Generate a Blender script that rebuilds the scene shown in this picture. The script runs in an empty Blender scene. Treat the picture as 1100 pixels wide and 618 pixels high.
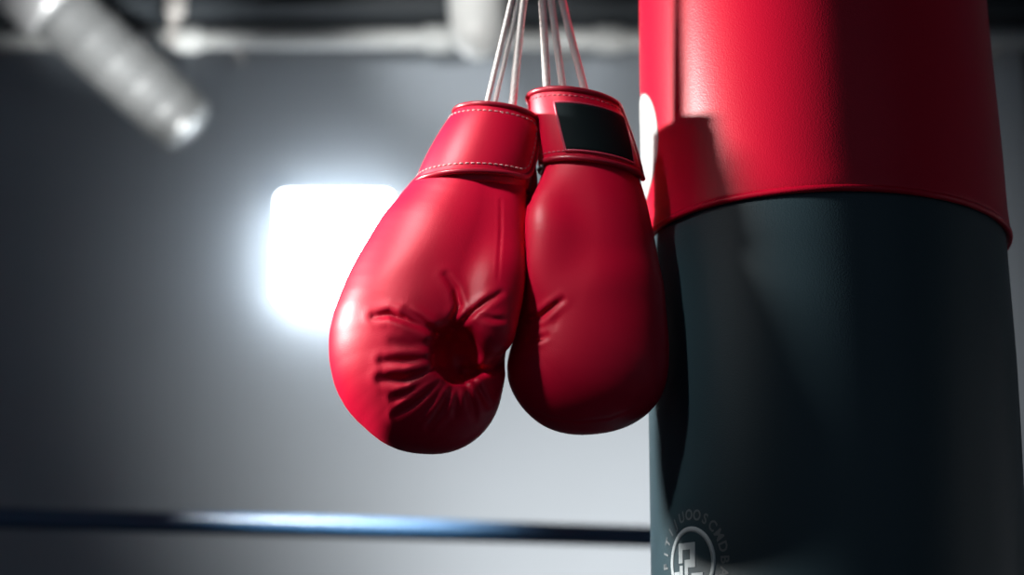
import bpy, bmesh, math, random
import numpy as np
from mathutils import Vector

random.seed(7)
rng = np.random.default_rng(7)
S = bpy.context.scene
COL = S.collection
R = math.radians

# ------------------------------------------------------------------ camera
FPX, CU, CV = 1600.0, 550.0, 309.0          # focal length in pixels of a 1100x618 frame
PITCH = R(15.0)
CAM = np.array([0.0, 0.0, 1.10])
FW = np.array([0.0, math.cos(PITCH), math.sin(PITCH)])
UP = np.array([0.0, -math.sin(PITCH), math.cos(PITCH)])
RT = np.array([1.0, 0.0, 0.0])
GD = 1.335                                   # distance of the gloves
cd = bpy.data.cameras.new('camera')
cam = bpy.data.objects.new('camera', cd)
COL.objects.link(cam)
cam.location = CAM
cam.rotation_euler = (R(90) + PITCH, 0, 0)
cd.sensor_width = 36.0
cd.lens = FPX / 1100 * 36.0
cd.clip_start = 0.05
cd.dof.use_dof = True
cd.dof.focus_distance = 1.33
cd.dof.aperture_fstop = 2.6
S.camera = cam

# ------------------------------------------------------------------ light
S.view_settings.view_transform = 'Standard'
S.view_settings.look = 'None'
S.view_settings.gamma = 1.0
S.view_settings.exposure = 0.0
S.view_settings.use_curve_mapping = False
S.cycles.use_denoising = True
S.cycles.max_bounces = 8
S.cycles.sample_clamp_indirect = 4.0

W = bpy.data.worlds.new('world')
S.world = W
W.use_nodes = True
W.node_tree.nodes['Background'].inputs['Color'].default_value = (0.55, 0.75, 1.0, 1)
W.node_tree.nodes['Background'].inputs['Strength'].default_value = 0.105


def P_early(u, v, Y):
    d = FW + RT * ((u - CU) / FPX) + UP * ((CV - v) / FPX)
    return CAM + d * (Y / d[1])


def aim(o, target):
    o.rotation_euler = (Vector(target) - o.location).to_track_quat('-Z', 'Y').to_euler()


def spot(name, loc, target, power, angle, blend, size, color):
    l = bpy.data.lights.new(name, 'SPOT')
    l.energy = power
    l.spot_size = R(angle)
    l.spot_blend = blend
    l.shadow_soft_size = size
    l.color = color
    o = bpy.data.objects.new(name, l)
    COL.objects.link(o)
    o.location = loc
    aim(o, target)
    return o


# the gym spotlight to the left of the gloves, and added fill lights with no visible source:
# spots on the wall, duct, pipes, gloves and rope, and a weak soft disk
spot('key_spotlight', (-2.05, 1.46, 2.15), (0.14, 1.36, 1.47), 600, 34, 0.35, 0.13, (1.0, 0.955, 0.90))
spot('wall_fill_spot', (0.46, 3.15, 1.12), (0.36, 5.0, 1.86), 240, 88, 1.0, 0.10, (1.0, 0.955, 0.90))  # added below the view to wash the back wall
spot('duct_fill_spot', (-0.15, 3.25, 1.15), (-1.25, 4.5, 3.27), 850, 19, 1.0, 0.10, (1.0, 0.98, 0.95))  # unseen spot added to brighten the stripe along the duct
spot('pipe_fill_spot', (-0.75, 2.5, 2.85), (-0.22, 4.45, 3.30), 160, 24, 0.9, 0.10, (1.0, 0.98, 0.95))  # added out of view to lift the white pipe and wall pipe
spot('glove_fill_spot', (-1.10, 0.42, 2.75), (-0.080, 1.33, 1.568), 330, 10, 1.0, 0.12, (1.0, 0.96, 0.93))  # narrow extra beam, added to brighten the upper gloves
spot('rope_fill_spot', (-0.50, 1.9, 3.0), tuple(P_early(385, 564, 2.93)), 1100, 17, 1.0, 0.12, (0.95, 0.98, 1.0))  # added above the view to put a highlight on the rope
al = bpy.data.lights.new('soft_fill', 'AREA')  # invented fill from the left front, no real fixture
al.shape = 'DISK'
al.size = 0.7
al.energy = 0.2
al.spread = R(70)
al.color = (1.0, 0.95, 0.92)
ao = bpy.data.objects.new('soft_fill', al)
COL.objects.link(ao)
ao.location = (-1.75, 0.72, 2.35)
aim(ao, (0.12, 1.35, 1.5))

PANEL_STRENGTH = 12


# ------------------------------------------------------------------ helpers
def P(u, v, Y):
    """world point seen at pixel (u, v) on the upright plane y = Y"""
    d = FW + RT * ((u - CU) / FPX) + UP * ((CV - v) / FPX)
    return CAM + d * (Y / d[1])


def px(p):
    d = np.asarray(p) - CAM
    z = d @ FW
    return CU + FPX * (d @ RT) / z, CV - FPX * (d @ UP) / z


def link(name, me, mat=None, parent=None, smooth=True):
    o = bpy.data.objects.new(name, me)
    COL.objects.link(o)
    if mat:
        me.materials.append(mat)
    if smooth:
        me.polygons.foreach_set('use_smooth', [True] * len(me.polygons))
    if parent:
        o.parent = parent
    return o


def mesh(name, v, f, mat=None, parent=None, smooth=True):
    me = bpy.data.meshes.new(name)
    me.from_pydata([tuple(map(float, q)) for q in v], [], [tuple(map(int, q)) for q in f])
    me.validate()
    me.update()
    bm = bmesh.new()
    bm.from_mesh(me)
    bmesh.ops.recalc_face_normals(bm, faces=bm.faces)
    bm.to_mesh(me)
    bm.free()
    return link(name, me, mat, parent, smooth)


def empty(name, label, cat, loc, group=None):
    o = bpy.data.objects.new(name, None)
    COL.objects.link(o)
    o.location = loc
    o.empty_display_size = 0.05
    o['label'] = label
    o['category'] = cat
    if group:
        o['group'] = group
    return o


def tag(o, label, cat, group=None):
    o['label'] = label
    o['category'] = cat
    if group:
        o['group'] = group
    return o


def structure(o):
    o['kind'] = 'structure'
    return o


def tube_geo(pts, rad, seg=12, closed=False, caps=True, twist=None):
    """tube along points; rad a number or list; twist = (bumps, turns per metre, depth) for a laid cord"""
    pts = np.asarray(pts, float)
    n = len(pts)
    rad = np.full(n, rad) if np.isscalar(rad) else np.asarray(rad)
    if closed:
        tg = np.roll(pts, -1, 0) - np.roll(pts, 1, 0)
    else:
        tg = np.gradient(pts, axis=0)
    tg /= np.linalg.norm(tg, axis=1)[:, None]
    a = np.array([0, 0, 1.0]) if abs(tg[0][2]) < 0.9 else np.array([1.0, 0, 0])
    nrm = np.cross(tg[0], a)
    nrm /= np.linalg.norm(nrm)
    vs, fs = [], []
    L = 0.0
    for i in range(n):
        nrm = nrm - tg[i] * (nrm @ tg[i])
        nrm /= np.linalg.norm(nrm)
        b = np.cross(tg[i], nrm)
        if i:
            L += np.linalg.norm(pts[i] - pts[i - 1])
        for k in range(seg):
            t = 2 * math.pi * k / seg
            r = rad[i]
            if twist:
                nb, tu, dp = twist
                r *= 1 + dp * (math.sin(nb * t + 2 * math.pi * tu * L) * 0.5 + 0.5 * math.sin(nb * t - 2 * math.pi * tu * L))
            vs.append(pts[i] + r * (math.cos(t) * nrm + math.sin(t) * b))
    m = n if closed else n - 1
    for i in range(m):
        j = (i + 1) % n
        for k in range(seg):
            l = (k + 1) % seg
            fs.append((i * seg + k, i * seg + l, j * seg + l, j * seg + k))
    if caps and not closed:
        fs.append(tuple(range(seg))[::-1])
        fs.append(tuple((n - 1) * seg + k for k in range(seg)))
    return vs, fs


def merge(geos):
    V, F = [], []
    for v, f in geos:
        o = len(V)
        V.extend(v)
        F.extend(tuple(i + o for i in q) for q in f)
    return V, F


def box_geo(c, size, bevel=0.0, rot=None, seg=3):
    bm = bmesh.new()
    bmesh.ops.create_cube(bm, size=1.0)
    for v in bm.verts:
        v.co = Vector((v.co.x * size[0], v.co.y * size[1], v.co.z * size[2]))
    if bevel:
        bmesh.ops.bevel(bm, geom=bm.edges[:], offset=bevel, segments=seg, affect='EDGES', profile=0.5)
    vs = [v.co.copy() for v in bm.verts]
    if rot is not None:
        vs = [rot @ v for v in vs]
    vs = [np.array(v) + np.asarray(c) for v in vs]
    fs = [tuple(v.index for v in f.verts) for f in bm.faces]
    bm.free()
    return vs, fs


def smooth_path(pts, n=60):
    """Catmull-Rom through the points"""
    p = np.asarray(pts, float)
    p = np.vstack([2 * p[0] - p[1], p, 2 * p[-1] - p[-2]])
    out = []
    m = len(p) - 3
    for q in np.linspace(0, m - 1e-6, n):
        i = int(q)
        t = q - i
        a, b, c, d = p[i:i + 4]
        out.append(0.5 * (2 * b + (c - a) * t + (2 * a - 5 * b + 4 * c - d) * t * t + (3 * b - a - 3 * c + d) * t ** 3))
    return np.array(out)


# ------------------------------------------------------------------ materials
def mat(name, col, rough=0.5, metal=0.0, coat=0.0, coat_rough=0.2, spec=0.5, emit=None, strength=0.0,
        bump=None, var=None, sheen=0.0):
    """bump = (kind, scale, distance); var = (scale, amount) mottling of the colour"""
    m = bpy.data.materials.new(name)
    m.use_nodes = True
    nt = m.node_tree
    b = nt.nodes['Principled BSDF']
    b.inputs['Base Color'].default_value = (*col, 1)
    b.inputs['Roughness'].default_value = rough
    b.inputs['Metallic'].default_value = metal
    b.inputs['Coat Weight'].default_value = coat
    b.inputs['Coat Roughness'].default_value = coat_rough
    b.inputs['Specular IOR Level'].default_value = spec
    b.inputs['Sheen Weight'].default_value = sheen
    if emit:
        b.inputs['Emission Color'].default_value = (*emit, 1)
        b.inputs['Emission Strength'].default_value = strength
    tc = nt.nodes.new('ShaderNodeTexCoord')
    if bump:
        kind, sc, dist = bump
        if kind == 'noise':
            t = nt.nodes.new('ShaderNodeTexNoise')
            t.inputs['Detail'].default_value = 4
            out = t.outputs['Fac']
        else:
            t = nt.nodes.new('ShaderNodeTexVoronoi')
            out = t.outputs['Distance']
        t.inputs['Scale'].default_value = sc
        nt.links.new(tc.outputs['Object'], t.inputs['Vector'])
        bp = nt.nodes.new('ShaderNodeBump')
        bp.inputs['Distance'].default_value = dist
        bp.inputs['Strength'].default_value = 0.6
        nt.links.new(out, bp.inputs['Height'])
        nt.links.new(bp.outputs['Normal'], b.inputs['Normal'])
    if var:
        sc, am = var
        t = nt.nodes.new('ShaderNodeTexNoise')
        t.inputs['Scale'].default_value = sc
        t.inputs['Detail'].default_value = 3
        nt.links.new(tc.outputs['Object'], t.inputs['Vector'])
        rp = nt.nodes.new('ShaderNodeMapRange')
        rp.inputs['From Min'].default_value = 0.3
        rp.inputs['From Max'].default_value = 0.7
        rp.inputs['To Min'].default_value = 1 - am
        rp.inputs['To Max'].default_value = 1 + am
        nt.links.new(t.outputs['Fac'], rp.inputs['Value'])
        mx = nt.nodes.new('ShaderNodeVectorMath')
        mx.operation = 'SCALE'
        mx.inputs[0].default_value = col
        nt.links.new(rp.outputs['Result'], mx.inputs['Scale'])
        nt.links.new(mx.outputs['Vector'], b.inputs['Base Color'])
    return m


M = {}
M['glove'] = mat('red_glove_leather', (0.64, 0.002, 0.036), 0.43, spec=0.34, bump=('voronoi', 900, 0.00012))
M['piping'] = mat('dark_red_piping', (0.36, 0.008, 0.03), 0.34, coat=0.2)
M['thread'] = mat('pale_thread', (0.66, 0.36, 0.36), 0.7)
M['thread_dim'] = mat('red_thread', (0.50, 0.10, 0.13), 0.7)
M['patch'] = mat('black_patch', (0.006, 0.012, 0.014), 0.7, spec=0.08, bump=('noise', 1500, 0.0001))
M['patch_rim'] = mat('pink_patch_rim', (0.55, 0.05, 0.10), 0.4)
M['lining'] = mat('dark_lining', (0.03, 0.008, 0.01), 0.8)
M['cord'] = mat('white_cotton_cord', (0.86, 0.84, 0.82), 0.9, sheen=0.3, bump=('noise', 2500, 0.0003))
M['bag_red'] = mat('red_bag_vinyl', (0.60, 0.002, 0.030), 0.35, spec=0.32, bump=('voronoi', 700, 0.00014))
M['bag_black'] = mat('black_bag_vinyl', (0.021, 0.048, 0.062), 0.43, bump=('voronoi', 700, 0.00014))
M['bag_white'] = mat('white_print', (0.50, 0.52, 0.53), 0.55)
M['bag_grey'] = mat('grey_print', (0.36, 0.42, 0.45), 0.5)
M['bag_dim'] = mat('faded_grey_print', (0.13, 0.155, 0.17), 0.55)
M['steel'] = mat('steel', (0.55, 0.56, 0.58), 0.3, metal=1.0)
M['galv'] = mat('galvanised_sheet', (0.36, 0.38, 0.39), 0.37, metal=0.5, var=(6, 0.08))
M['pipe'] = mat('grey_pipe_paint', (0.62, 0.65, 0.65), 0.4, var=(3, 0.06))
M['pipe_dark'] = mat('dark_tray_paint', (0.025, 0.031, 0.037), 0.5)
M['pipe_white'] = mat('white_pipe_plastic', (0.85, 0.87, 0.86), 0.4)
M['strap'] = mat('hanger_zinc', (0.42, 0.41, 0.40), 0.5, metal=0.3)
M['wall'] = mat('grey_wall_paint', (0.37, 0.425, 0.485), 0.65, bump=('noise', 60, 0.0015), var=(1.5, 0.04))
M['side'] = mat('side_wall_paint', (0.40, 0.43, 0.47), 0.7, bump=('noise', 60, 0.0015))
M['ceil'] = mat('dark_ceiling_paint', (0.05, 0.06, 0.07), 0.8, bump=('noise', 30, 0.002))
M['floor'] = mat('rubber_floor', (0.035, 0.04, 0.045), 0.6, bump=('noise', 120, 0.001))
M['rope'] = mat('navy_rope_sleeve', (0.035, 0.11, 0.22), 0.38, coat=0.9, coat_rough=0.3, bump=('noise', 90, 0.0008))
M['lamp'] = mat('lamp_diffuser', (0.9, 0.9, 0.9), 0.4, emit=(0.93, 0.97, 1.0), strength=PANEL_STRENGTH)
M['lamp_box'] = mat('lamp_housing', (0.6, 0.62, 0.64), 0.4, metal=0.4)

# ------------------------------------------------------------------ the room
WY, XL, XR, ZC, YF = 5.0, -3.4, 2.7, 3.95, -2.2
TH = 0.12


def slab(name, lo, hi, m):
    lo, hi = np.array(lo), np.array(hi)
    return structure(mesh(name, *box_geo((lo + hi) / 2, hi - lo), m, smooth=False))


slab('wall_back', (XL - TH, WY, 0), (XR + TH, WY + TH, ZC), M['wall'])
slab('wall_left', (XL - TH, YF, 0), (XL, WY, ZC), M['side'])
slab('wall_right', (XR, YF, 0), (XR + TH, WY, ZC), M['side'])
slab('floor', (XL - TH, YF, -TH), (XR + TH, WY + TH, 0), M['floor'])
slab('ceiling', (XL - TH, YF, ZC), (XR + TH, WY + TH, ZC + TH), M['ceil'])


def s_at(u, v, Y):
    """metres per pixel there"""
    p = P(u, v, Y)
    return float((p - CAM) @ FW) / FPX


# ------------------------------------------------------------------ square wall light
c = P(358.5, 264.5, WY - 0.11)
k = s_at(358, 264, WY - 0.05)
wl = empty('wall_light', 'glowing white square lamp with rounded corners on the grey wall', 'lamp', (c[0], WY, c[2]))


def rounded_plate(c, w, h, r, y0, y1, edge=0.008, n=8):
    """rounded square plate in the xz-plane with softened front edge"""
    def ring(inset, y):
        out = []
        rr = max(r - inset, 0.002)
        for cx, cz, a0 in ((1, 1, 0), (-1, 1, 90), (-1, -1, 180), (1, -1, 270)):
            for q in range(n + 1):
                a = R(a0 + 90 * q / n)
                out.append((c[0] + cx * (w / 2 - inset - rr) + rr * math.cos(a), y,
                            c[2] + cz * (h / 2 - inset - rr) + rr * math.sin(a)))
        return out
    rings = [ring(0, y1), ring(0, y0 + edge)]
    for q in range(1, 5):
        a = R(90 * q / 4)
        rings.append(ring(edge * (1 - math.cos(a)), y0 + edge * (1 - math.sin(a))))
    N = len(rings[0])
    V = [p for rg in rings for p in rg]
    F = []
    for i in range(len(rings) - 1):
        for j in range(N):
            F.append((i * N + j, i * N + (j + 1) % N, (i + 1) * N + (j + 1) % N, (i + 1) * N + j))
    F.append(tuple(range(N)))
    F.append(tuple((len(rings) - 1) * N + j for j in range(N)))
    return V, F


def child(o, parent):
    o.parent = parent
    o.matrix_parent_inverse.identity()
    o.location = (o.location - parent.location)
    return o


def part(name, geo, m, parent, smooth=True):
    """a part whose geometry is given in world space; origin at its thing's (or part's) base"""
    base = np.zeros(3)
    q = parent
    while q is not None:
        base += np.array(q.location)
        q = q.parent
    return mesh(name, [np.asarray(v, float) - base for v in geo[0]], geo[1], m, parent, smooth)


part('diffuser', rounded_plate(c, 122 * k, 120 * k, 0.028, WY - 0.12, WY - 0.06), M['lamp'], wl)
part('housing', rounded_plate(c, 96 * k, 96 * k, 0.03, WY - 0.062, WY), M['lamp_box'], wl)


# ------------------------------------------------------------------ pipes under the ceiling
def run(u0, v0, u1, v1, Y0, Y1=None, n=2):
    Y1 = Y0 if Y1 is None else Y1
    return np.linspace(P(u0, v0, Y0), P(u1, v1, Y1), n)


def corrugated(pts, r, pitch, depth, seg=40, cap_end=True):
    a, b = np.asarray(pts[0]), np.asarray(pts[-1])
    L = np.linalg.norm(b - a)
    n = int(L / pitch * 8)
    q = np.linspace(0, 1, n)
    line = a + (b - a) * q[:, None]
    rr = r + depth * np.maximum(0, np.cos(2 * np.pi * q * L / pitch)) ** 6
    if cap_end:
        d = (b - a) / L
        e = np.linspace(0, 1, 10)[1:]
        line = np.vstack([line, b + d * (r * 0.55 * np.sin(e * np.pi / 2))[:, None]])
        rr = np.concatenate([rr, r * np.cos(e * np.pi / 2 * 0.97)])
    return tube_geo(line, rr, seg)


# galvanised duct dropping diagonally out of the upper left corner
a0, a1 = P(-60, -105, 4.35), P(196, 131, 4.72)
dd = (a1 - a0) / np.linalg.norm(a1 - a0)
duct = empty('ventilation_duct', 'silver ribbed duct slanting down from the upper left corner', 'duct', a0)
part('duct_pipe', corrugated([a0, a1], 0.112, 0.105, 0.004), M['galv'], duct)
cc = P(48, -4, 4.5)
cc = a0 + dd * float((cc - a0) @ dd)
part('collar', merge([tube_geo([cc - dd * 0.16, cc - dd * 0.155, cc + dd * 0.035, cc + dd * 0.055, cc + dd * 0.06], [0.115, 0.137, 0.137, 0.132, 0.113], 40)]), M['lamp_box'], duct)

hz = P(185, 40, 4.62)
hang = empty('duct_hanger', 'grey strap hanger dropping from the ceiling to the silver duct', 'hanger', (hz[0], hz[1], ZC))
part('strap', box_geo((hz[0], hz[1], (ZC + P(185, 48, 4.62)[2]) / 2), (0.036, 0.012, ZC - P(185, 48, 4.62)[2]), 0.003), M['strap'], hang)
cp = P(189, 4, 4.6)
part('clamp', box_geo(cp, (0.062, 0.05, 0.085), 0.01), M['strap'], hang)

# long pipe along the back wall
py_ = 4.82
pa, pb = P(150, 42, py_), P(1300, 42, py_)
pz = P(330, 42, py_)[2]
pipe = empty('wall_pipe', 'long grey horizontal pipe running along the top of the back wall', 'pipe', (XL, py_, pz))
part('pipe_body', tube_geo([(XL, py_, pz), (0, py_, pz), (XR, py_, pz)], 0.036, 32), M['pipe'], pipe)
for u in (200, 470, 655):
    x = P(u, 42, py_)[0]
    part('coupling', tube_geo([(x - 0.05, py_, pz), (x - 0.048, py_, pz), (x - 0.03, py_, pz), (x + 0.03, py_, pz), (x + 0.048, py_, pz), (x + 0.05, py_, pz)],
                              [0.036, 0.046, 0.048, 0.048, 0.046, 0.036], 32), M['pipe'], pipe)
for u in (250, 610, 1075):
    x = P(u, 42, py_)[0]
    part('pipe_bracket', box_geo((x, (py_ + WY) / 2, pz), (0.03, WY - py_, 0.03), 0.004), M['strap'], pipe)

# dark cable tray above it
tz = P(330, 9, 4.7)[2]
tray = empty('cable_tray', 'dark metal cable tray above the grey wall pipe', 'cable tray', (XL, 4.7, tz))
part('tray_channel', merge([box_geo(((XL + XR) / 2, 4.78, tz), (XR - XL, 0.22, 0.012), 0.002),
                            box_geo(((XL + XR) / 2, 4.67, tz + 0.035), (XR - XL, 0.008, 0.08), 0.002),
                            box_geo(((XL + XR) / 2, 4.89, tz + 0.035), (XR - XL, 0.008, 0.08), 0.002)]), M['pipe_dark'], tray)
for x in np.linspace(XL + 0.4, XR - 0.4, 4):
    part('drop_rod', tube_geo([(x, 4.78, tz), (x, 4.78, ZC)], 0.006, 10), M['strap'], tray)

# white pipe with rounded end
wp = P(514, 10, 4.35)
wr = 31 * s_at(514, 10, 4.35)
e0, e1 = P(505, -140, 4.45), P(515, 33, 4.35)
dv = (e1 - e0) / np.linalg.norm(e1 - e0)
q = np.linspace(0, 1, 9)[1:]
line = [e0, e0 + dv * 0.01] + [e0 + (e1 - e0) * t for t in (0.3, 0.6, 0.9, 1.0)] + [e1 + dv * wr * 1.0 * math.sin(t * math.pi / 2) for t in q]
rad = [wr * 1.1] * 2 + [wr * 1.08, wr * 1.06, wr * 1.02, wr] + [wr * math.cos(t * math.pi / 2 * 0.98) for t in q]
drain = empty('capped_pipe', 'white rounded pipe end hanging from the ceiling behind the glove cords', 'pipe', e0)
part('pipe_shell', tube_geo(line, rad, 40), M['pipe_white'], drain)
part('ceiling_flange', tube_geo([e0 + np.array([0, 0, -0.02]), e0 + np.array([0, 0, -0.01]), (e0[0], e0[1], ZC - 0.005), (e0[0], e0[1], ZC)], [wr * 1.1, wr * 1.25, wr * 1.25, wr * 1.4], 32), M['pipe_white'], drain)

# conduit on the wall right of the bag
cx_ = P(1106, 60, WY - 0.02)
tag(mesh('wall_conduit', *tube_geo([(cx_[0], WY - 0.022, 0.2), (cx_[0], WY - 0.022, ZC)], 0.022, 20), M['pipe_dark']),
    'dark vertical conduit on the wall right of the punching bag', 'conduit')

# ------------------------------------------------------------------ ring rope
ra, rb = P(0, 556, 2.85), P(700, 577, 3.05)
d = (rb - ra) / (rb[0] - ra[0])
r0 = ra + d * (XL - ra[0])
r1 = ra + d * (XR - ra[0])
n = 60
t = np.linspace(0, 1, n)[:, None]
line = r0 + (r1 - r0) * t
rope = empty('ring_rope', 'dark blue boxing ring rope stretched across the room behind the gloves', 'rope', r0)
part('rope_sleeve', tube_geo(line, 11.5 * s_at(350, 566, 2.95), 28), M['rope'], rope)

# ------------------------------------------------------------------ signed distance modelling
def round_cone(p, a, b, r1, r2):
    ba = b - a
    l2 = ba @ ba
    rr = r1 - r2
    a2 = l2 - rr * rr
    il2 = 1.0 / l2
    pa = p - a
    y = pa @ ba
    z = y - l2
    w = pa * l2 - y[:, None] * ba
    x2 = np.einsum('ij,ij->i', w, w)
    y2 = y * y * l2
    z2 = z * z * l2
    k = np.sign(rr) * rr * rr * x2
    d = (np.sqrt(x2 * a2 * il2) + y * rr) * il2 - r1
    c1 = np.sign(z) * a2 * z2 > k
    c2 = np.sign(y) * a2 * y2 < k
    d = np.where(c2, np.sqrt(x2 + y2) * il2 - r1, d)
    d = np.where(c1, np.sqrt(x2 + z2) * il2 - r2, d)
    return d


def smin(a, b, k):
    h = np.clip(0.5 + 0.5 * (b - a) / k, 0, 1)
    return b * (1 - h) + a * h - k * h * (1 - h)


def smax(a, b, k):
    return -smin(-a, -b, k)


def surface_nets(f, lo, hi, h):
    ax = [np.arange(lo[i], hi[i] + h, h) for i in range(3)]
    G = np.stack(np.meshgrid(*ax, indexing='ij'), -1)
    shp = G.shape[:3]
    # coarse look first, then only the points near the surface
    C = G[::4, ::4, ::4]
    cv_ = f(C.reshape(-1, 3)).reshape(C.shape[:3])
    V = np.repeat(np.repeat(np.repeat(cv_, 4, 0), 4, 1), 4, 2)[:shp[0], :shp[1], :shp[2]].copy()
    m_ = np.abs(V) < h * 8 + 12 * SC
    V[m_] = f(G[m_])
    acc = np.zeros(tuple(s - 1 for s in shp) + (3,))
    cnt = np.zeros(tuple(s - 1 for s in shp))
    nx, ny, nz = shp
    for axis in range(3):
        for o1 in (0, 1):
            for o2 in (0, 1):
                off = [0, 0, 0]
                others = [i for i in range(3) if i != axis]
                off[others[0]], off[others[1]] = o1, o2
                sl = tuple(slice(off[i], shp[i] - 1 + off[i]) for i in range(3))
                off2 = list(off)
                off2[axis] = 1
                sl2 = tuple(slice(off2[i], shp[i] - 1 + off2[i]) for i in range(3))
                A, B = V[sl], V[sl2]
                cr = (A < 0) != (B < 0)
                tt = np.where(cr, A / np.where(cr, A - B, 1), 0)
                e = np.zeros(A.shape + (3,))
                e[..., axis] = tt
                e[..., others[0]] = o1
                e[..., others[1]] = o2
                acc += e * cr[..., None]
                cnt += cr
    mask = cnt > 0
    idx = -np.ones(mask.shape, int)
    idx[mask] = np.arange(mask.sum())
    ii = np.argwhere(mask)
    verts = np.asarray(lo) + (ii + acc[mask] / cnt[mask][:, None]) * h
    faces = []
    for axis in range(3):
        o = [i for i in range(3) if i != axis]
        sl = [slice(None)] * 3
        sl[axis] = slice(0, shp[axis] - 1)
        sl2 = [slice(None)] * 3
        sl2[axis] = slice(1, shp[axis])
        A, B = V[tuple(sl)], V[tuple(sl2)]
        e = np.argwhere((A < 0) != (B < 0))
        e = e[(e[:, o[0]] > 0) & (e[:, o[1]] > 0) & (e[:, o[0]] < shp[o[0]] - 1) & (e[:, o[1]] < shp[o[1]] - 1)]
        q = []
        for d0, d1 in ((-1, -1), (0, -1), (0, 0), (-1, 0)):
            g = e.copy()
            g[:, o[0]] += d0
            g[:, o[1]] += d1
            q.append(idx[g[:, 0], g[:, 1], g[:, 2]])
        faces.append(np.stack(q, -1))
    faces = np.concatenate(faces)
    for _ in range(3):                                  # settle the vertices on the surface
        e = h * 0.35
        v0 = f(verts)
        g = np.stack([(f(verts + np.eye(3)[i] * e) - f(verts - np.eye(3)[i] * e)) / (2 * e) for i in range(3)], -1)
        g2 = np.maximum((g * g).sum(1), 0.05)
        st = (v0 / g2)[:, None] * g
        L = np.linalg.norm(st, axis=1)
        st *= np.minimum(1, h * 0.6 / np.maximum(L, 1e-9))[:, None]
        verts = verts - st
    return verts, faces


STEP = 1.7
SC = s_at(550, 300, GD)                       # metres per pixel at the gloves


class Glove:
    """union of tapering bulges, a hollow and creases, in metres"""
    def __init__(self, D):
        self.D = D
        self.items = []
        self.cuts = []
        self.creases = []
        self.avoid = []

    def chain(self, rows, ky=0.8, k=14, sub=6):
        """smooth limb through rows of (u, v, w, r)"""
        q = smooth_path(rows, (len(rows) - 1) * sub + 1)
        Q = [(P(r[0], r[1], self.D - r[2] * SC), r[3] * SC) for r in q]
        self.items.append((Q, ky, k * SC))

    def cut(self, c, rad, k=10, rot=0):
        self.cuts.append((P(c[0], c[1], self.D - c[2] * SC), np.array(rad) * SC, k * SC, R(rot)))

    def crease(self, pts, width, depth, bulge=0.0, fade=True):
        self.creases.append((np.array(pts, float), width, depth, bulge, fade))

    def base(self, p):
        d = None
        for Q, ky, k in self.items:
            s = np.array([1, 1 / ky, 1])
            e = None
            for (A, r1), (B, r2) in zip(Q, Q[1:]):
                x = round_cone(p * s, A * s, B * s, r1, r2)
                e = x if e is None else np.minimum(e, x)
            e = e * 0.5 * (1 + ky)
            d = e if d is None else smin(d, e, k)
        for c, rad, k, rot in self.cuts:
            q = p - c
            ca, sa = math.cos(rot), math.sin(rot)
            q = np.stack([q[:, 0] * ca + q[:, 2] * sa, q[:, 1], -q[:, 0] * sa + q[:, 2] * ca], -1)
            m = np.linalg.norm(q / rad, axis=1)
            e = (m - 1) * min(rad)
            d = smax(d, -e, k)
        for other, gap, k in self.avoid:                 # pressed flat where it touches its neighbour
            d = smax(d, gap * SC - other(p), k * SC)
        return d

    def __call__(self, p):
        d = self.base(p)
        near = np.abs(d) < 26 * SC
        front = near & (p[:, 1] < self.D + 4 * SC)
        if front.any() and self.creases:
            q = p[front]
            rel = q - CAM
            z = rel @ FW
            uv = np.stack([CU + FPX * rel[:, 0] / z, CV - FPX * (rel @ UP) / z], -1)
            wgt = np.clip((self.D + 4 * SC - q[:, 1]) / (18 * SC), 0, 1)
            wgt = wgt * wgt * (3 - 2 * wgt)
            add = np.zeros(len(q))
            for pts, wd, dp, bg, fade in self.creases:
                lo, hi = pts.min(0) - 5 * wd, pts.max(0) + 5 * wd
                m = ((uv > lo) & (uv < hi)).all(1)
                if not m.any():
                    continue
                x = uv[m]
                best = np.full(len(x), 1e9)
                par = np.zeros(len(x))
                seglen = np.linalg.norm(np.diff(pts, axis=0), axis=1)
                cum = np.concatenate([[0], np.cumsum(seglen)])
                for i in range(len(pts) - 1):
                    a, b = pts[i], pts[i + 1]
                    ab = b - a
                    tt = np.clip(((x - a) @ ab) / (ab @ ab), 0, 1)
                    dist = np.linalg.norm(x - a - tt[:, None] * ab, axis=1)
                    up = dist < best
                    best = np.where(up, dist, best)
                    par = np.where(up, (cum[i] + tt * seglen[i]) / cum[-1], par)
                f = np.sin(np.pi * np.clip(0.08 + 0.84 * par, 0, 1)) ** 0.7 if fade else 1.0
                val = 0.52 * dp * np.exp(-(best / wd) ** 2)
                if bg:
                    val = val - 0.55 * bg * np.exp(-((best - 2.2 * wd) / (1.3 * wd)) ** 2)
                add[m] += val * f
            d[front] += add * wgt * SC
        # soft unevenness of the padding
        d = d + SC * 0.7 * np.sin(p[:, 0] * 62 + 1.3 * np.sin(p[:, 2] * 41)) * np.sin(p[:, 2] * 55 + p[:, 1] * 47)
        return d

    def build(self, name, m, parent, step=1.7):
        lo = np.full(3, 1e9)
        hi = -lo
        for Q, ky, k in self.items:
            for c, r in Q:
                lo = np.minimum(lo, c - r * 1.15)
                hi = np.maximum(hi, c + r * 1.15)
        v, f = surface_nets(self, lo, hi, step * SC)
        base = np.array(parent.location)
        me = bpy.data.meshes.new(name)
        me.from_pydata((v - base).tolist(), [], f.tolist())
        me.update()
        bm = bmesh.new()
        bm.from_mesh(me)
        bmesh.ops.recalc_face_normals(bm, faces=bm.faces)
        bm.to_mesh(me)
        bm.free()
        return link(name, me, m, parent)


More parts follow.
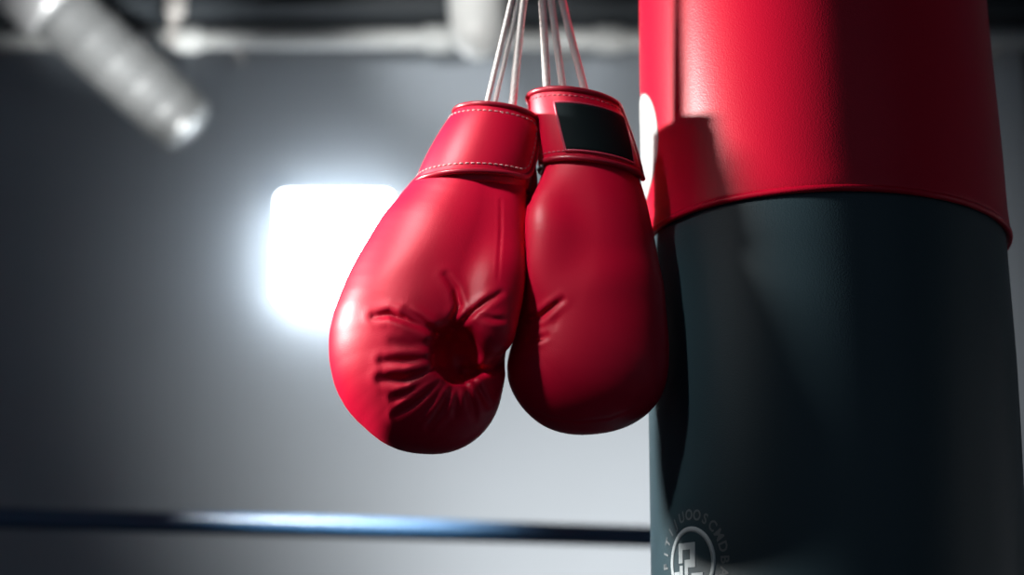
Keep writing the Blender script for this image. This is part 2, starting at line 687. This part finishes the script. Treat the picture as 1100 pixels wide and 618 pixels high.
class Cuff:
    """slightly conical wrist sleeve; T, B = (u, v, half width)"""
    def __init__(self, T, B, D, tilt, kr=0.78, w=0.0, belly=2.0, tilt_b=None):
        self.T = P(T[0], T[1], D - w * SC)
        self.B = P(B[0], B[1], D - w * SC)
        self.rt, self.rb = T[2] * SC, B[2] * SC
        self.kr = kr
        t0, t1 = R(tilt), R(tilt if tilt_b is None else tilt_b)
        self.axis = lambda t: np.array([math.cos(t0 + (t1 - t0) * t), 0, -math.sin(t0 + (t1 - t0) * t)])
        self.f = np.array([0, -1.0, 0])
        self.belly = belly * SC
        self.avoid = None

    def field(self, p):
        """rough distance to the strapped sleeve"""
        ax = self.B - self.T
        t = np.clip((p - self.T) @ ax / (ax @ ax), -0.1, 1.12)
        c = self.T + t[:, None] * ax
        r = self.rt + (self.rb - self.rt) * t + self.belly * np.sin(math.pi * np.clip(t, 0, 1)) + 9.5 * SC
        q = p - c
        q = q - ((q @ ax) / (ax @ ax))[:, None] * ax
        e = np.sqrt((q[:, 0] ** 2 + q[:, 2] ** 2) / r ** 2 + (q[:, 1] / (r * self.kr + 2 * SC)) ** 2)
        d = (e - 1) * r * self.kr
        lim = np.abs((p - self.T) @ ax / (ax @ ax) - 0.5) - 0.62
        return np.maximum(d, lim * np.linalg.norm(ax))

    def push(self, p):
        for _ in range(12):
            d = float(self.avoid.field(p[None])[0])
            if d >= 0:
                break
            p = p + np.array([-d * 1.05 + 0.0002, 0, 0])
        return p

    def at(self, th, t, off=0.0):
        """th in degrees (0 = towards the viewer, + = right), t 0 top .. 1 bottom, off in pixels"""
        th = R(th)
        c = self.T + (self.B - self.T) * t
        tt = min(max(t, 0), 1)
        r = self.rt + (self.rb - self.rt) * t + self.belly * math.sin(math.pi * tt)
        o = off * SC
        p = c + self.axis(tt) * math.sin(th) * (r + o) + self.f * math.cos(th) * (r * self.kr + o)
        if self.avoid and math.sin(th) < 0.2:
            q = c + self.axis(tt) * math.sin(th) * (r + 8 * SC) + self.f * math.cos(th) * (r * self.kr + 8 * SC)
            p = p + self.push(q) - q
        return p

    def sleeve(self, t0, t1, thick=5.0, off=0.0, seg=96):
        prof = []
        for t, o in [(t0 + 0.25, -thick), (t0 + 0.02, -thick), (t0 - 0.02, -thick * 0.6), (t0 - 0.03, -thick * 0.2), (t0, off)]:
            prof.append((t, o))
        for t in np.linspace(t0, t1, 8)[1:]:
            prof.append((t, off))
        prof += [(t1 + 0.02, -thick * 0.4), (t1 + 0.01, -thick)]
        V = [self.at(360.0 * k / seg, t, o) for t, o in prof for k in range(seg)]
        F = [(i * seg + k, i * seg + (k + 1) % seg, (i + 1) * seg + (k + 1) % seg, (i + 1) * seg + k)
             for i in range(len(prof) - 1) for k in range(seg)]
        return V, F

    def outline(self, th0, end, t0, t1, inset, rc, n=10):
        """path (theta, t): along the top to the rounded flap end and back along the bottom"""
        H = np.linalg.norm(self.B - self.T) / SC
        def dth(t):                                       # pixels per degree
            return (self.rt + (self.rb - self.rt) * t) / SC * math.pi / 180
        a, b = t0 + inset / H, t1 - inset / H
        e = lambda t: end(t) - inset / dth(t)
        path = [(th, a) for th in np.arange(th0, e(a) - rc / dth(a), 2.5)]
        for q in range(n + 1):
            g = math.pi / 2 * q / n
            t = a + rc / H * (1 - math.cos(g))
            path.append((e(t) - rc / dth(t) * (1 - math.sin(g)), t))
        for t in np.linspace(a + rc / H, b - rc / H, 12)[1:-1]:
            path.append((e(t), t))
        for q in range(n + 1):
            g = math.pi / 2 * q / n
            t = b - rc / H * (1 - math.sin(g))
            path.append((e(t) - rc / dth(t) * (1 - math.cos(g)), t))
        path += [(th, b) for th in np.arange(e(b) - rc / dth(b), th0, -2.5)]
        return path

    def strap(self, th0, end, t0, t1, rc, off=3.0, thick=5.0, puff=2.0):
        """padded strap sheet: rows follow the outline's shape"""
        H = np.linalg.norm(self.B - self.T) / SC
        dth = lambda t: (self.rt + (self.rb - self.rt) * t) / SC * math.pi / 180
        ts = t0 + (t1 - t0) * (0.5 - 0.5 * np.cos(np.linspace(0, np.pi, 34)))
        gs = 0.5 - 0.5 * np.cos(np.pi * (np.linspace(0.5, 1, 90)))
        gs = (gs - 0.5) * 2
        V = []
        for side in (0, 1):
            for t in ts:
                m = min(t - t0, t1 - t) * H
                back = rc - math.sqrt(max(rc * rc - (rc - min(m, rc)) ** 2, 0))
                e = end(t) - back / dth(t)
                for g in gs:
                    th = th0 + (e - th0) * g
                    if side == 0:
                        ed = min(m, (e - th) * dth(t)) / 10.0
                        o = off + thick + puff * (1 - math.exp(-max(ed, 0)))
                    else:
                        o = off
                    V.append(self.at(th, t, o))
        nt, ng = len(ts), len(gs)
        F = []
        idx = lambda s, i, j: s * nt * ng + i * ng + j
        for s in (0, 1):
            for i in range(nt - 1):
                for j in range(ng - 1):
                    F.append((idx(s, i, j), idx(s, i, j + 1), idx(s, i + 1, j + 1), idx(s, i + 1, j)))
        border = [(0, j) for j in range(ng)] + [(i, ng - 1) for i in range(1, nt)] + [(nt - 1, j) for j in range(ng - 2, -1, -1)] + [(i, 0) for i in range(nt - 2, 0, -1)]
        for (i, j), (i2, j2) in zip(border, border[1:] + border[:1]):
            F.append((idx(0, i, j), idx(0, i2, j2), idx(1, i2, j2), idx(1, i, j)))
        return V, F

    def line(self, path, off):
        return [self.at(th, t, off) for th, t in path]

    def stitches(self, path, off, pitch=6.2, length=4.2, r=0.9, lo=-95):
        pts = np.array([self.at(th, t, off) for th, t in path if th > lo])
        cum = np.concatenate([[0], np.cumsum(np.linalg.norm(np.diff(pts, axis=0), axis=1))])
        geos = []
        s = 0.0
        while s + length * SC < cum[-1]:
            a = np.array([np.interp(s, cum, pts[:, i]) for i in range(3)])
            b = np.array([np.interp(s + length * SC, cum, pts[:, i]) for i in range(3)])
            geos.append(tube_geo([a, a + (b - a) * 0.15, a + (b - a) * 0.85, b], [r * SC * 0.4, r * SC, r * SC, r * SC * 0.4], 6))
            s += pitch * SC
        return merge(geos)


HOOK = P(577, -112, GD)


def lace(u, v, u_top, rad_px, D, parent, spread=0.0, n=260):
    """cord from inside the cuff up to the hook"""
    a = P(u, v, D)
    top = P(u_top, 0, D + (GD - D) * 0.45)
    b = HOOK + np.array([spread * 0.004, 0, -0.004])
    low = a + (a - top) / np.linalg.norm(a - top) * 0.025
    pts = smooth_path([low, a, top, b], n)
    g = tube_geo(pts, rad_px * 1.08 * SC, 16, twist=(4, 150, 0.09))
    return part('lace', g, M['cord'], parent)


# ------------------------------------------------------------------ left glove, palm side
D1 = GD
g1 = empty('boxing_glove', 'red boxing glove hanging palm side out with wrinkled hollow and curled thumb', 'boxing glove', P(510, 300, D1), 'pair of red boxing gloves on white cords')
L = Glove(D1)
L.chain([(516, 160, 0, 36), (511, 195, 0, 46), (491, 245, 0, 71), (469, 305, 0, 88), (449, 368, 2, 94), (455, 398, 5, 86), (464, 412, 6, 75)], 0.80)
L.chain([(541, 200, 12, 24), (536, 260, 26, 29), (530, 310, 42, 33), (521, 352, 50, 32)], 0.9)         # thumb
L.chain([(552, 165, -10, 22), (557, 208, -18, 21), (546, 270, -18, 21), (540, 330, -14, 24)], 0.9, 10)         # heel of the hand
L.cut((489, 379, 74), (25, 60, 33), 11, 12)
cr = L.crease
cr([(402, 340), (418, 338), (434, 343), (449, 349), (468, 358)], 4.0, 8, 3.0)
cr([(437, 334), (452, 343), (468, 356)], 3.5, 5, 2.0)
cr([(424, 367), (440, 371), (466, 371)], 5.0, 2.5, 1.0)
cr([(411, 388), (434, 388), (466, 386)], 4.0, 4, 3.0)
cr([(410, 407), (434, 409), (449, 404), (468, 394)], 4.5, 6.5, 3.5)
cr([(424, 428), (440, 421), (468, 404)], 3.5, 3.5, 2.0)
cr([(426, 446), (446, 433), (470, 412)], 3.5, 5, 2.5)
cr([(450, 447), (463, 433), (478, 414)], 3.0, 3, 1.5)
cr([(460, 459), (474, 441), (485, 419)], 3.5, 5.5, 2.5)
cr([(489, 447), (490, 436), (492, 420)], 3.0, 3.5, 1.5)
cr([(510, 450), (507, 434), (502, 416)], 3.5, 4, 2.0)
cr([(524, 436), (518, 424), (508, 408)], 3.0, 4, 1.5)
cr([(479, 296), (489, 311), (493, 328), (485, 350)], 3.5, 7, 2.0)
cr([(490, 352), (503, 340), (519, 327), (538, 315)], 3.2, 6, 2.0)
cr([(518, 340), (528, 343), (541, 344)], 3.0, 3, 1.5)
cr([(500, 399), (516, 399), (530, 397), (548, 390)], 5.0, 12, 1.0, False)
cr([(538, 215), (538, 250), (535, 300)], 1.6, 1.6, 0.5)
L.build('glove_body', M['glove'], g1, STEP)

cu = Cuff((533, 127, 42), (510, 200, 61), D1, 7, tilt_b=0)
part('cuff', cu.sleeve(0.02, 1.12, 5, 0), M['glove'], g1)
end = lambda t: 82 - 20 * t
st = part('strap', cu.strap(-170, end, 0, 1, 15, 1.5, 3.5, 2.0), M['glove'], g1)
part('piping', tube_geo(cu.line(cu.outline(-170, end, 0, 1, -1, 15), 5.0), 3.2 * SC, 10), M['piping'], st)
part('stitching', cu.stitches(cu.outline(-170, end, 0, 1, 8, 11), 6.2), M['thread'], st)
for u, v, ut, r in ((522, 116, 549.5, 2.6), (530, 117, 557, 2.4), (550, 119, 562.5, 4.1)):
    lace(u, v, ut, r, D1, g1, (u - 535) / 20)

# ------------------------------------------------------------------ right glove, back of the hand
D2 = GD + 0.006
g2 = empty('boxing_glove', 'red boxing glove hanging back side out with black patch on its cuff', 'boxing glove', P(632, 300, D2), 'pair of red boxing gloves on white cords')
G = Glove(D2)
G.chain([(629, 150, 0, 40), (632, 190, 0, 52), (635, 250, 0, 67), (634, 320, 0, 77), (630, 375, 0, 80), (618, 392, 0, 73)], 0.80)
G.chain([(634, 330, 0, 76), (643, 385, 0, 73), (648, 394, 0, 68)], 0.80)
G.chain([(598, 212, 20, 18), (589, 228, 32, 23), (588, 255, 38, 26), (588, 300, 34, 25), (596, 318, 28, 20)], 0.9, 28)
cr = G.crease
cr([(604, 322), (594, 330), (581, 340), (562, 344)], 3.2, 6, 2.0)
cr([(587, 361), (577, 365), (562, 367)], 3.0, 3, 1.5)
cr([(600, 338), (596, 352)], 4.0, 2, 0)
cr([(560, 436), (590, 449), (622, 453), (655, 449), (688, 436)], 1.6, 1.4, 0.5)
G.avoid = [(L, 0.8, 5), (cu.field, 0.5, 5)]
G.build('glove_body', M['glove'], g2, STEP)

cv = Cuff((617, 113, 47), (634, 186, 53), D2, 8)
cv.avoid = cu
part('cuff', cv.sleeve(0.02, 1.10, 5, 0), M['glove'], g2)
end2 = lambda t: 84 + 4 * t
st = part('strap', cv.strap(-175, end2, 0, 1, 9, 1.5, 3.5, 1.0), M['glove'], g2)
part('piping', tube_geo(cv.line(cv.outline(-175, end2, 0, 1, -1, 9), 5.0), 3.3 * SC, 10), M['piping'], st)
part('stitching', cv.stitches(cv.outline(-175, end2, 0, 1, 7, 7), 5.4), M['thread_dim'], st)


def sheet(fn, rows, cols, o0, o1):
    """thin curved plate: fn(row, col, off)"""
    V = [fn(i / (rows - 1), j / (cols - 1), o) for o in (o1, o0) for i in range(rows) for j in range(cols)]
    F = []
    N = rows * cols
    for s in (0, 1):
        for i in range(rows - 1):
            for j in range(cols - 1):
                a = s * N + i * cols + j
                F.append((a, a + 1, a + cols + 1, a + cols))
    bd = [j for j in range(cols)] + [i * cols + cols - 1 for i in range(1, rows)] + [(rows - 1) * cols + j for j in range(cols - 2, -1, -1)] + [i * cols for i in range(rows - 2, 0, -1)]
    for a, b in zip(bd, bd[1:] + bd[:1]):
        F.append((a, b, N + b, N + a))
    return V, F


def patch_pt(i, j, off):
    t = 0.20 + 0.71 * i
    th = (-29 + 2.0 * i) + (92 - 11 * i) * j
    return cv.at(th, t, off)


pt = part('logo_patch', sheet(patch_pt, 14, 30, 3.0, 7.4), M['patch'], st)
rim = [patch_pt(0, j, 6.4) for j in np.linspace(0, 1, 30)] + [patch_pt(i, 1, 6.4) for i in np.linspace(0, 1, 14)[1:]] + \
      [patch_pt(1, j, 6.4) for j in np.linspace(1, 0, 30)[1:]] + [patch_pt(i, 0, 6.4) for i in np.linspace(1, 0, 14)[1:-1]]
part('patch_rim', tube_geo(rim, 1.6 * SC, 8, closed=True), M['patch_rim'], pt)
for u, v, ut, r in ((588, 106, 582.5, 3.9), (606, 106, 592, 3.7), (631, 108, 604, 4.0)):
    lace(u, v, ut, r, D2, g2, (u - 600) / 20)

# hook the cords are tied to
hk = empty('ceiling_hook', 'steel hook holding the white glove cords', 'hook', (HOOK[0], HOOK[1], ZC))
ring_pts = [HOOK + np.array([0.022 * math.sin(a), 0, 0.020 + -0.022 * math.cos(a)]) for a in np.linspace(0, 2 * math.pi, 41)[:-1]]
part('ring', tube_geo(ring_pts, 0.004, 10, closed=True), M['steel'], hk)
part('rod', tube_geo([HOOK + np.array([0, 0, 0.040]), (HOOK[0], HOOK[1], ZC)], 0.005, 12), M['steel'], hk)

# ------------------------------------------------------------------ punching bag
BY = 1.425
EDGE_L = ([-200, 0, 100, 200, 260, 430, 618, 900], [685, 686.5, 687.5, 690, 691, 693, 695.5, 700])
EDGE_R = ([-200, 0, 63, 147, 202, 252, 270, 393, 500, 618, 900], [1041, 1060, 1066, 1075.5, 1080.5, 1084.5, 1086, 1097, 1103, 1108, 1119])


def tangent(cx, r, z, side):
    dist = math.hypot(cx, BY)
    al = math.atan2(cx, BY)
    de = math.asin(r / dist)
    q = math.sqrt(dist * dist - r * r)
    a = al + side * de
    return px((q * math.sin(a), q * math.cos(a), z))


def bag_axis(z):
    cx, r = 0.295, 0.17
    for _ in range(40):
        uL, vL = tangent(cx, r, z, -1)
        uR, vR = tangent(cx, r, z, 1)
        eL = np.interp(vL, *EDGE_L) - uL
        eR = np.interp(vR, *EDGE_R) - uR
        cx += 0.5 * (eL + eR) * SC * 0.9
        r += 0.5 * (eR - eL) * SC * 0.9
    return cx, r


ZS = np.linspace(0.95, 2.02, 56)
AX = np.array([bag_axis(z) for z in ZS])
# keep the profile smooth
for _ in range(3):
    AX[1:-1] = 0.25 * AX[:-2] + 0.5 * AX[1:-1] + 0.25 * AX[2:]


def axis_at(z):
    return np.interp(z, ZS, AX[:, 0]), np.interp(z, ZS, AX[:, 1])


def bag_pt(az, z, off=0.0):
    """az degrees from the viewer's side (-y) towards the left (-x)"""
    cx, r = axis_at(z)
    a = R(az)
    return np.array([cx - (r + off) * math.sin(a), BY - (r + off) * math.cos(a), z])


SEAM = P(890, 207, BY - 0.168)[2]


def droop(az, z):
    """the hem hangs a little lower at the sides and on the right"""
    w = math.exp(-((z - SEAM) / 0.06) ** 2)
    a = R(az - 11.6)
    return -SC * w * (5.0 * (1 - math.cos(a)) - 5.0 * math.sin(a))

ZT, ZB = 2.08, 0.42
bag = empty('punching_bag', 'tall red and black leather punching bag beside the gloves', 'punching bag', (axis_at(ZB)[0], BY, ZB))


def bag_loft(rows, seg=128, caps=True):
    """rows of (z, offset)"""
    V = [bag_pt(360 * k / seg, z, o) + np.array([0, 0, droop(360 * k / seg, z)]) for z, o in rows for k in range(seg)]
    F = [(i * seg + k, i * seg + (k + 1) % seg, (i + 1) * seg + (k + 1) % seg, (i + 1) * seg + k) for i in range(len(rows) - 1) for k in range(seg)]
    if caps:
        F.append(tuple(range(seg)))
        F.append(tuple((len(rows) - 1) * seg + k for k in range(seg)))
    return V, F


rows = [(ZT, -0.03), (ZT - 0.004, -0.012), (ZT - 0.015, -0.003), (ZT - 0.03, 0.0)]
rows += [(z, 0.0) for z in np.linspace(ZT - 0.06, SEAM + 0.03, 40)]
rows += [(SEAM + 0.018, 0.0005), (SEAM + 0.008, 0.0012), (SEAM + 0.003, 0.0008), (SEAM, -0.001), (SEAM, -0.006)]
upper = part('upper_cover', bag_loft(rows), M['bag_red'], bag)
rows = [(SEAM + 0.02, -0.0035)] + [(z, -0.0032) for z in np.linspace(SEAM, ZB + 0.03, 50)] + [(ZB + 0.012, -0.006), (ZB + 0.003, -0.015), (ZB, -0.03)]
lower = part('lower_cover', bag_loft(rows), M['bag_black'], bag)
part('hem_piping', tube_geo([bag_pt(a, SEAM + 0.002, -0.0002) + np.array([0, 0, droop(a, SEAM)]) for a in np.arange(0, 360, 2.5)], 0.0032, 12, closed=True), M['bag_red'], bag)
for k in range(4):
    a = 45 + 90 * k
    p0, p1 = bag_pt(a, ZT - 0.12, 0.003), bag_pt(a, ZT, 0.0)
    topp = np.array([axis_at(ZT)[0], BY, ZT + 0.34])
    part('hanging_strap', tube_geo([p0, p1, p1 + (topp - p1) * 0.5, topp], 0.006, 10), M['patch'], bag)
tp = np.array([axis_at(ZT)[0], BY, ZT + 0.36])
part('swivel_ring', tube_geo([tp + np.array([0.024 * math.sin(a), 0, -0.024 * math.cos(a)]) for a in np.linspace(0, 2 * math.pi, 41)[:-1]], 0.006, 10, closed=True), M['steel'], bag)
part('ceiling_chain', tube_geo([tp + np.array([0, 0, 0.02]), (tp[0], tp[1], ZC)], 0.008, 12), M['steel'], bag)


def bag_hit(u, v):
    """azimuth and height on the bag under a pixel of the photo"""
    best = None
    for az in np.arange(-80, 110, 0.25):
        lo, hi = 0.9, 2.05
        for _ in range(30):
            m = 0.5 * (lo + hi)
            if px(bag_pt(az, m))[1] > v:
                lo = m
            else:
                hi = m
        q = bag_pt(az, m)
        nrm = np.array([-math.sin(R(az)), -math.cos(R(az)), 0])
        if (q - CAM) @ nrm > 0:
            continue
        e = abs(px(q)[0] - u)
        if best is None or e < best[0]:
            best = (e, az, m)
    return best[1], best[2]


def on_bag(az0, z0, pts2, off):
    """arc length to the right and height -> surface point"""
    r = axis_at(z0)[1]
    return [bag_pt(az0 - math.degrees(e / r), z0 + h, off) for e, h in pts2]


def bag_plate(az0, z0, grid_fn, rows, cols, o0, o1):
    return sheet(lambda i, j, o: on_bag(az0, z0, [grid_fn(i, j)], o)[0], rows, cols, o0, o1)


# white round print on the side of the red cover
zc_ = P(690, 166, BY)[2]
az_w = 90.0
vs, fs = [], []
nr, na = 10, 64
wr2 = 71 * SC
for o in (0.0008, -0.001):
    for i in range(nr + 1):
        for k in range(na):
            a = 2 * math.pi * k / na
            rr = wr2 * max(i / nr, 0.001)
            vs.append(on_bag(az_w, zc_, [(rr * math.cos(a), rr * math.sin(a))], o)[0])
for s in (0, 1):
    for i in range(nr):
        for k in range(na):
            b = s * (nr + 1) * na
            fs.append((b + i * na + k, b + i * na + (k + 1) % na, b + (i + 1) * na + (k + 1) % na, b + (i + 1) * na + k))
for k in range(na):
    b = (nr + 1) * na
    fs.append((nr * na + k, nr * na + (k + 1) % na, b + nr * na + (k + 1) % na, b + nr * na + k))
part('round_print', (vs, fs), M['bag_white'], upper)

# grey emblem low on the black cover
az_e, z_e = bag_hit(738.5, 605)
SB = s_at(738, 605, BY - 0.11)
EO = (-0.0032, -0.0027)


def ring_plate(r0, r1, n=96):
    V, F = [], []
    for o in (EO[1], EO[0]):
        for rr in (r0, r1):
            for k in range(n):
                a = 2 * math.pi * k / n
                V.append(on_bag(az_e, z_e, [(rr * math.cos(a), rr * math.sin(a))], o)[0])
    for k in range(n):
        l = (k + 1) % n
        F += [(k, l, n + l, n + k), (2 * n + k, 2 * n + l, 3 * n + l, 3 * n + k), (k, l, 2 * n + l, 2 * n + k), (n + k, n + l, 3 * n + l, 3 * n + k)]
    return V, F


em = part('emblem_ring', ring_plate(33.5 * SB, 39.5 * SB), M['bag_grey'], lower)


def bar(x0, x1, y0, y1):
    return bag_plate(az_e, z_e, lambda i, j: ((x0 + (x1 - x0) * j) * SB, (y0 + (y1 - y0) * i) * SB), 3, 6, EO[0], EO[1])


K = 1 / 7.45
ek = lambda x: (x - 310) * K / 0.64
eh = lambda y: (521 - y) * K
bars = [(207, 350, 355, 410), (207, 245, 410, 515), (310, 350, 410, 492), (262, 350, 492, 555), (262, 292, 555, 720),
        (215, 245, 535, 720), (162, 212, 582, 640), (318, 408, 603, 650), (162, 192, 640, 720), (370, 408, 650, 720)]
part('emblem_monogram', merge([bar(ek(a), ek(b), eh(d), eh(c)) for a, b, c, d in bars]), M['bag_grey'], lower, smooth=False)


def letter_geo(ch):
    cu_ = bpy.data.curves.new('letter', 'FONT')
    cu_.body = ch
    cu_.align_x = 'CENTER'
    cu_.size = 1.0
    cu_.offset = 0.025
    o = bpy.data.objects.new('letter', cu_)
    COL.objects.link(o)
    dg = bpy.context.evaluated_depsgraph_get()
    me = o.evaluated_get(dg).to_mesh()
    v = [tuple(q.co) for q in me.vertices]
    f = [tuple(q.vertices) for q in me.polygons]
    o.evaluated_get(dg).to_mesh_clear()
    bpy.data.objects.remove(o)
    bpy.data.curves.remove(cu_)
    return v, f


geos = []
text = 'TIIFITIJUOOSCMDBATIIOSCTI'
for i, ch in enumerate(text):
    ang = R(-136 + 15.0 * i)
    v, f = letter_geo(ch)
    out = []
    for x, y, _ in v:
        X, Y = x * 15.5 * SB, (47 + y * 16.0) * SB
        out.append(on_bag(az_e, z_e, [(X * math.cos(ang) + Y * math.sin(ang), Y * math.cos(ang) - X * math.sin(ang))], EO[1])[0])
    geos.append((out, f))
part('emblem_lettering', merge(geos), M['bag_dim'], lower, smooth=False)
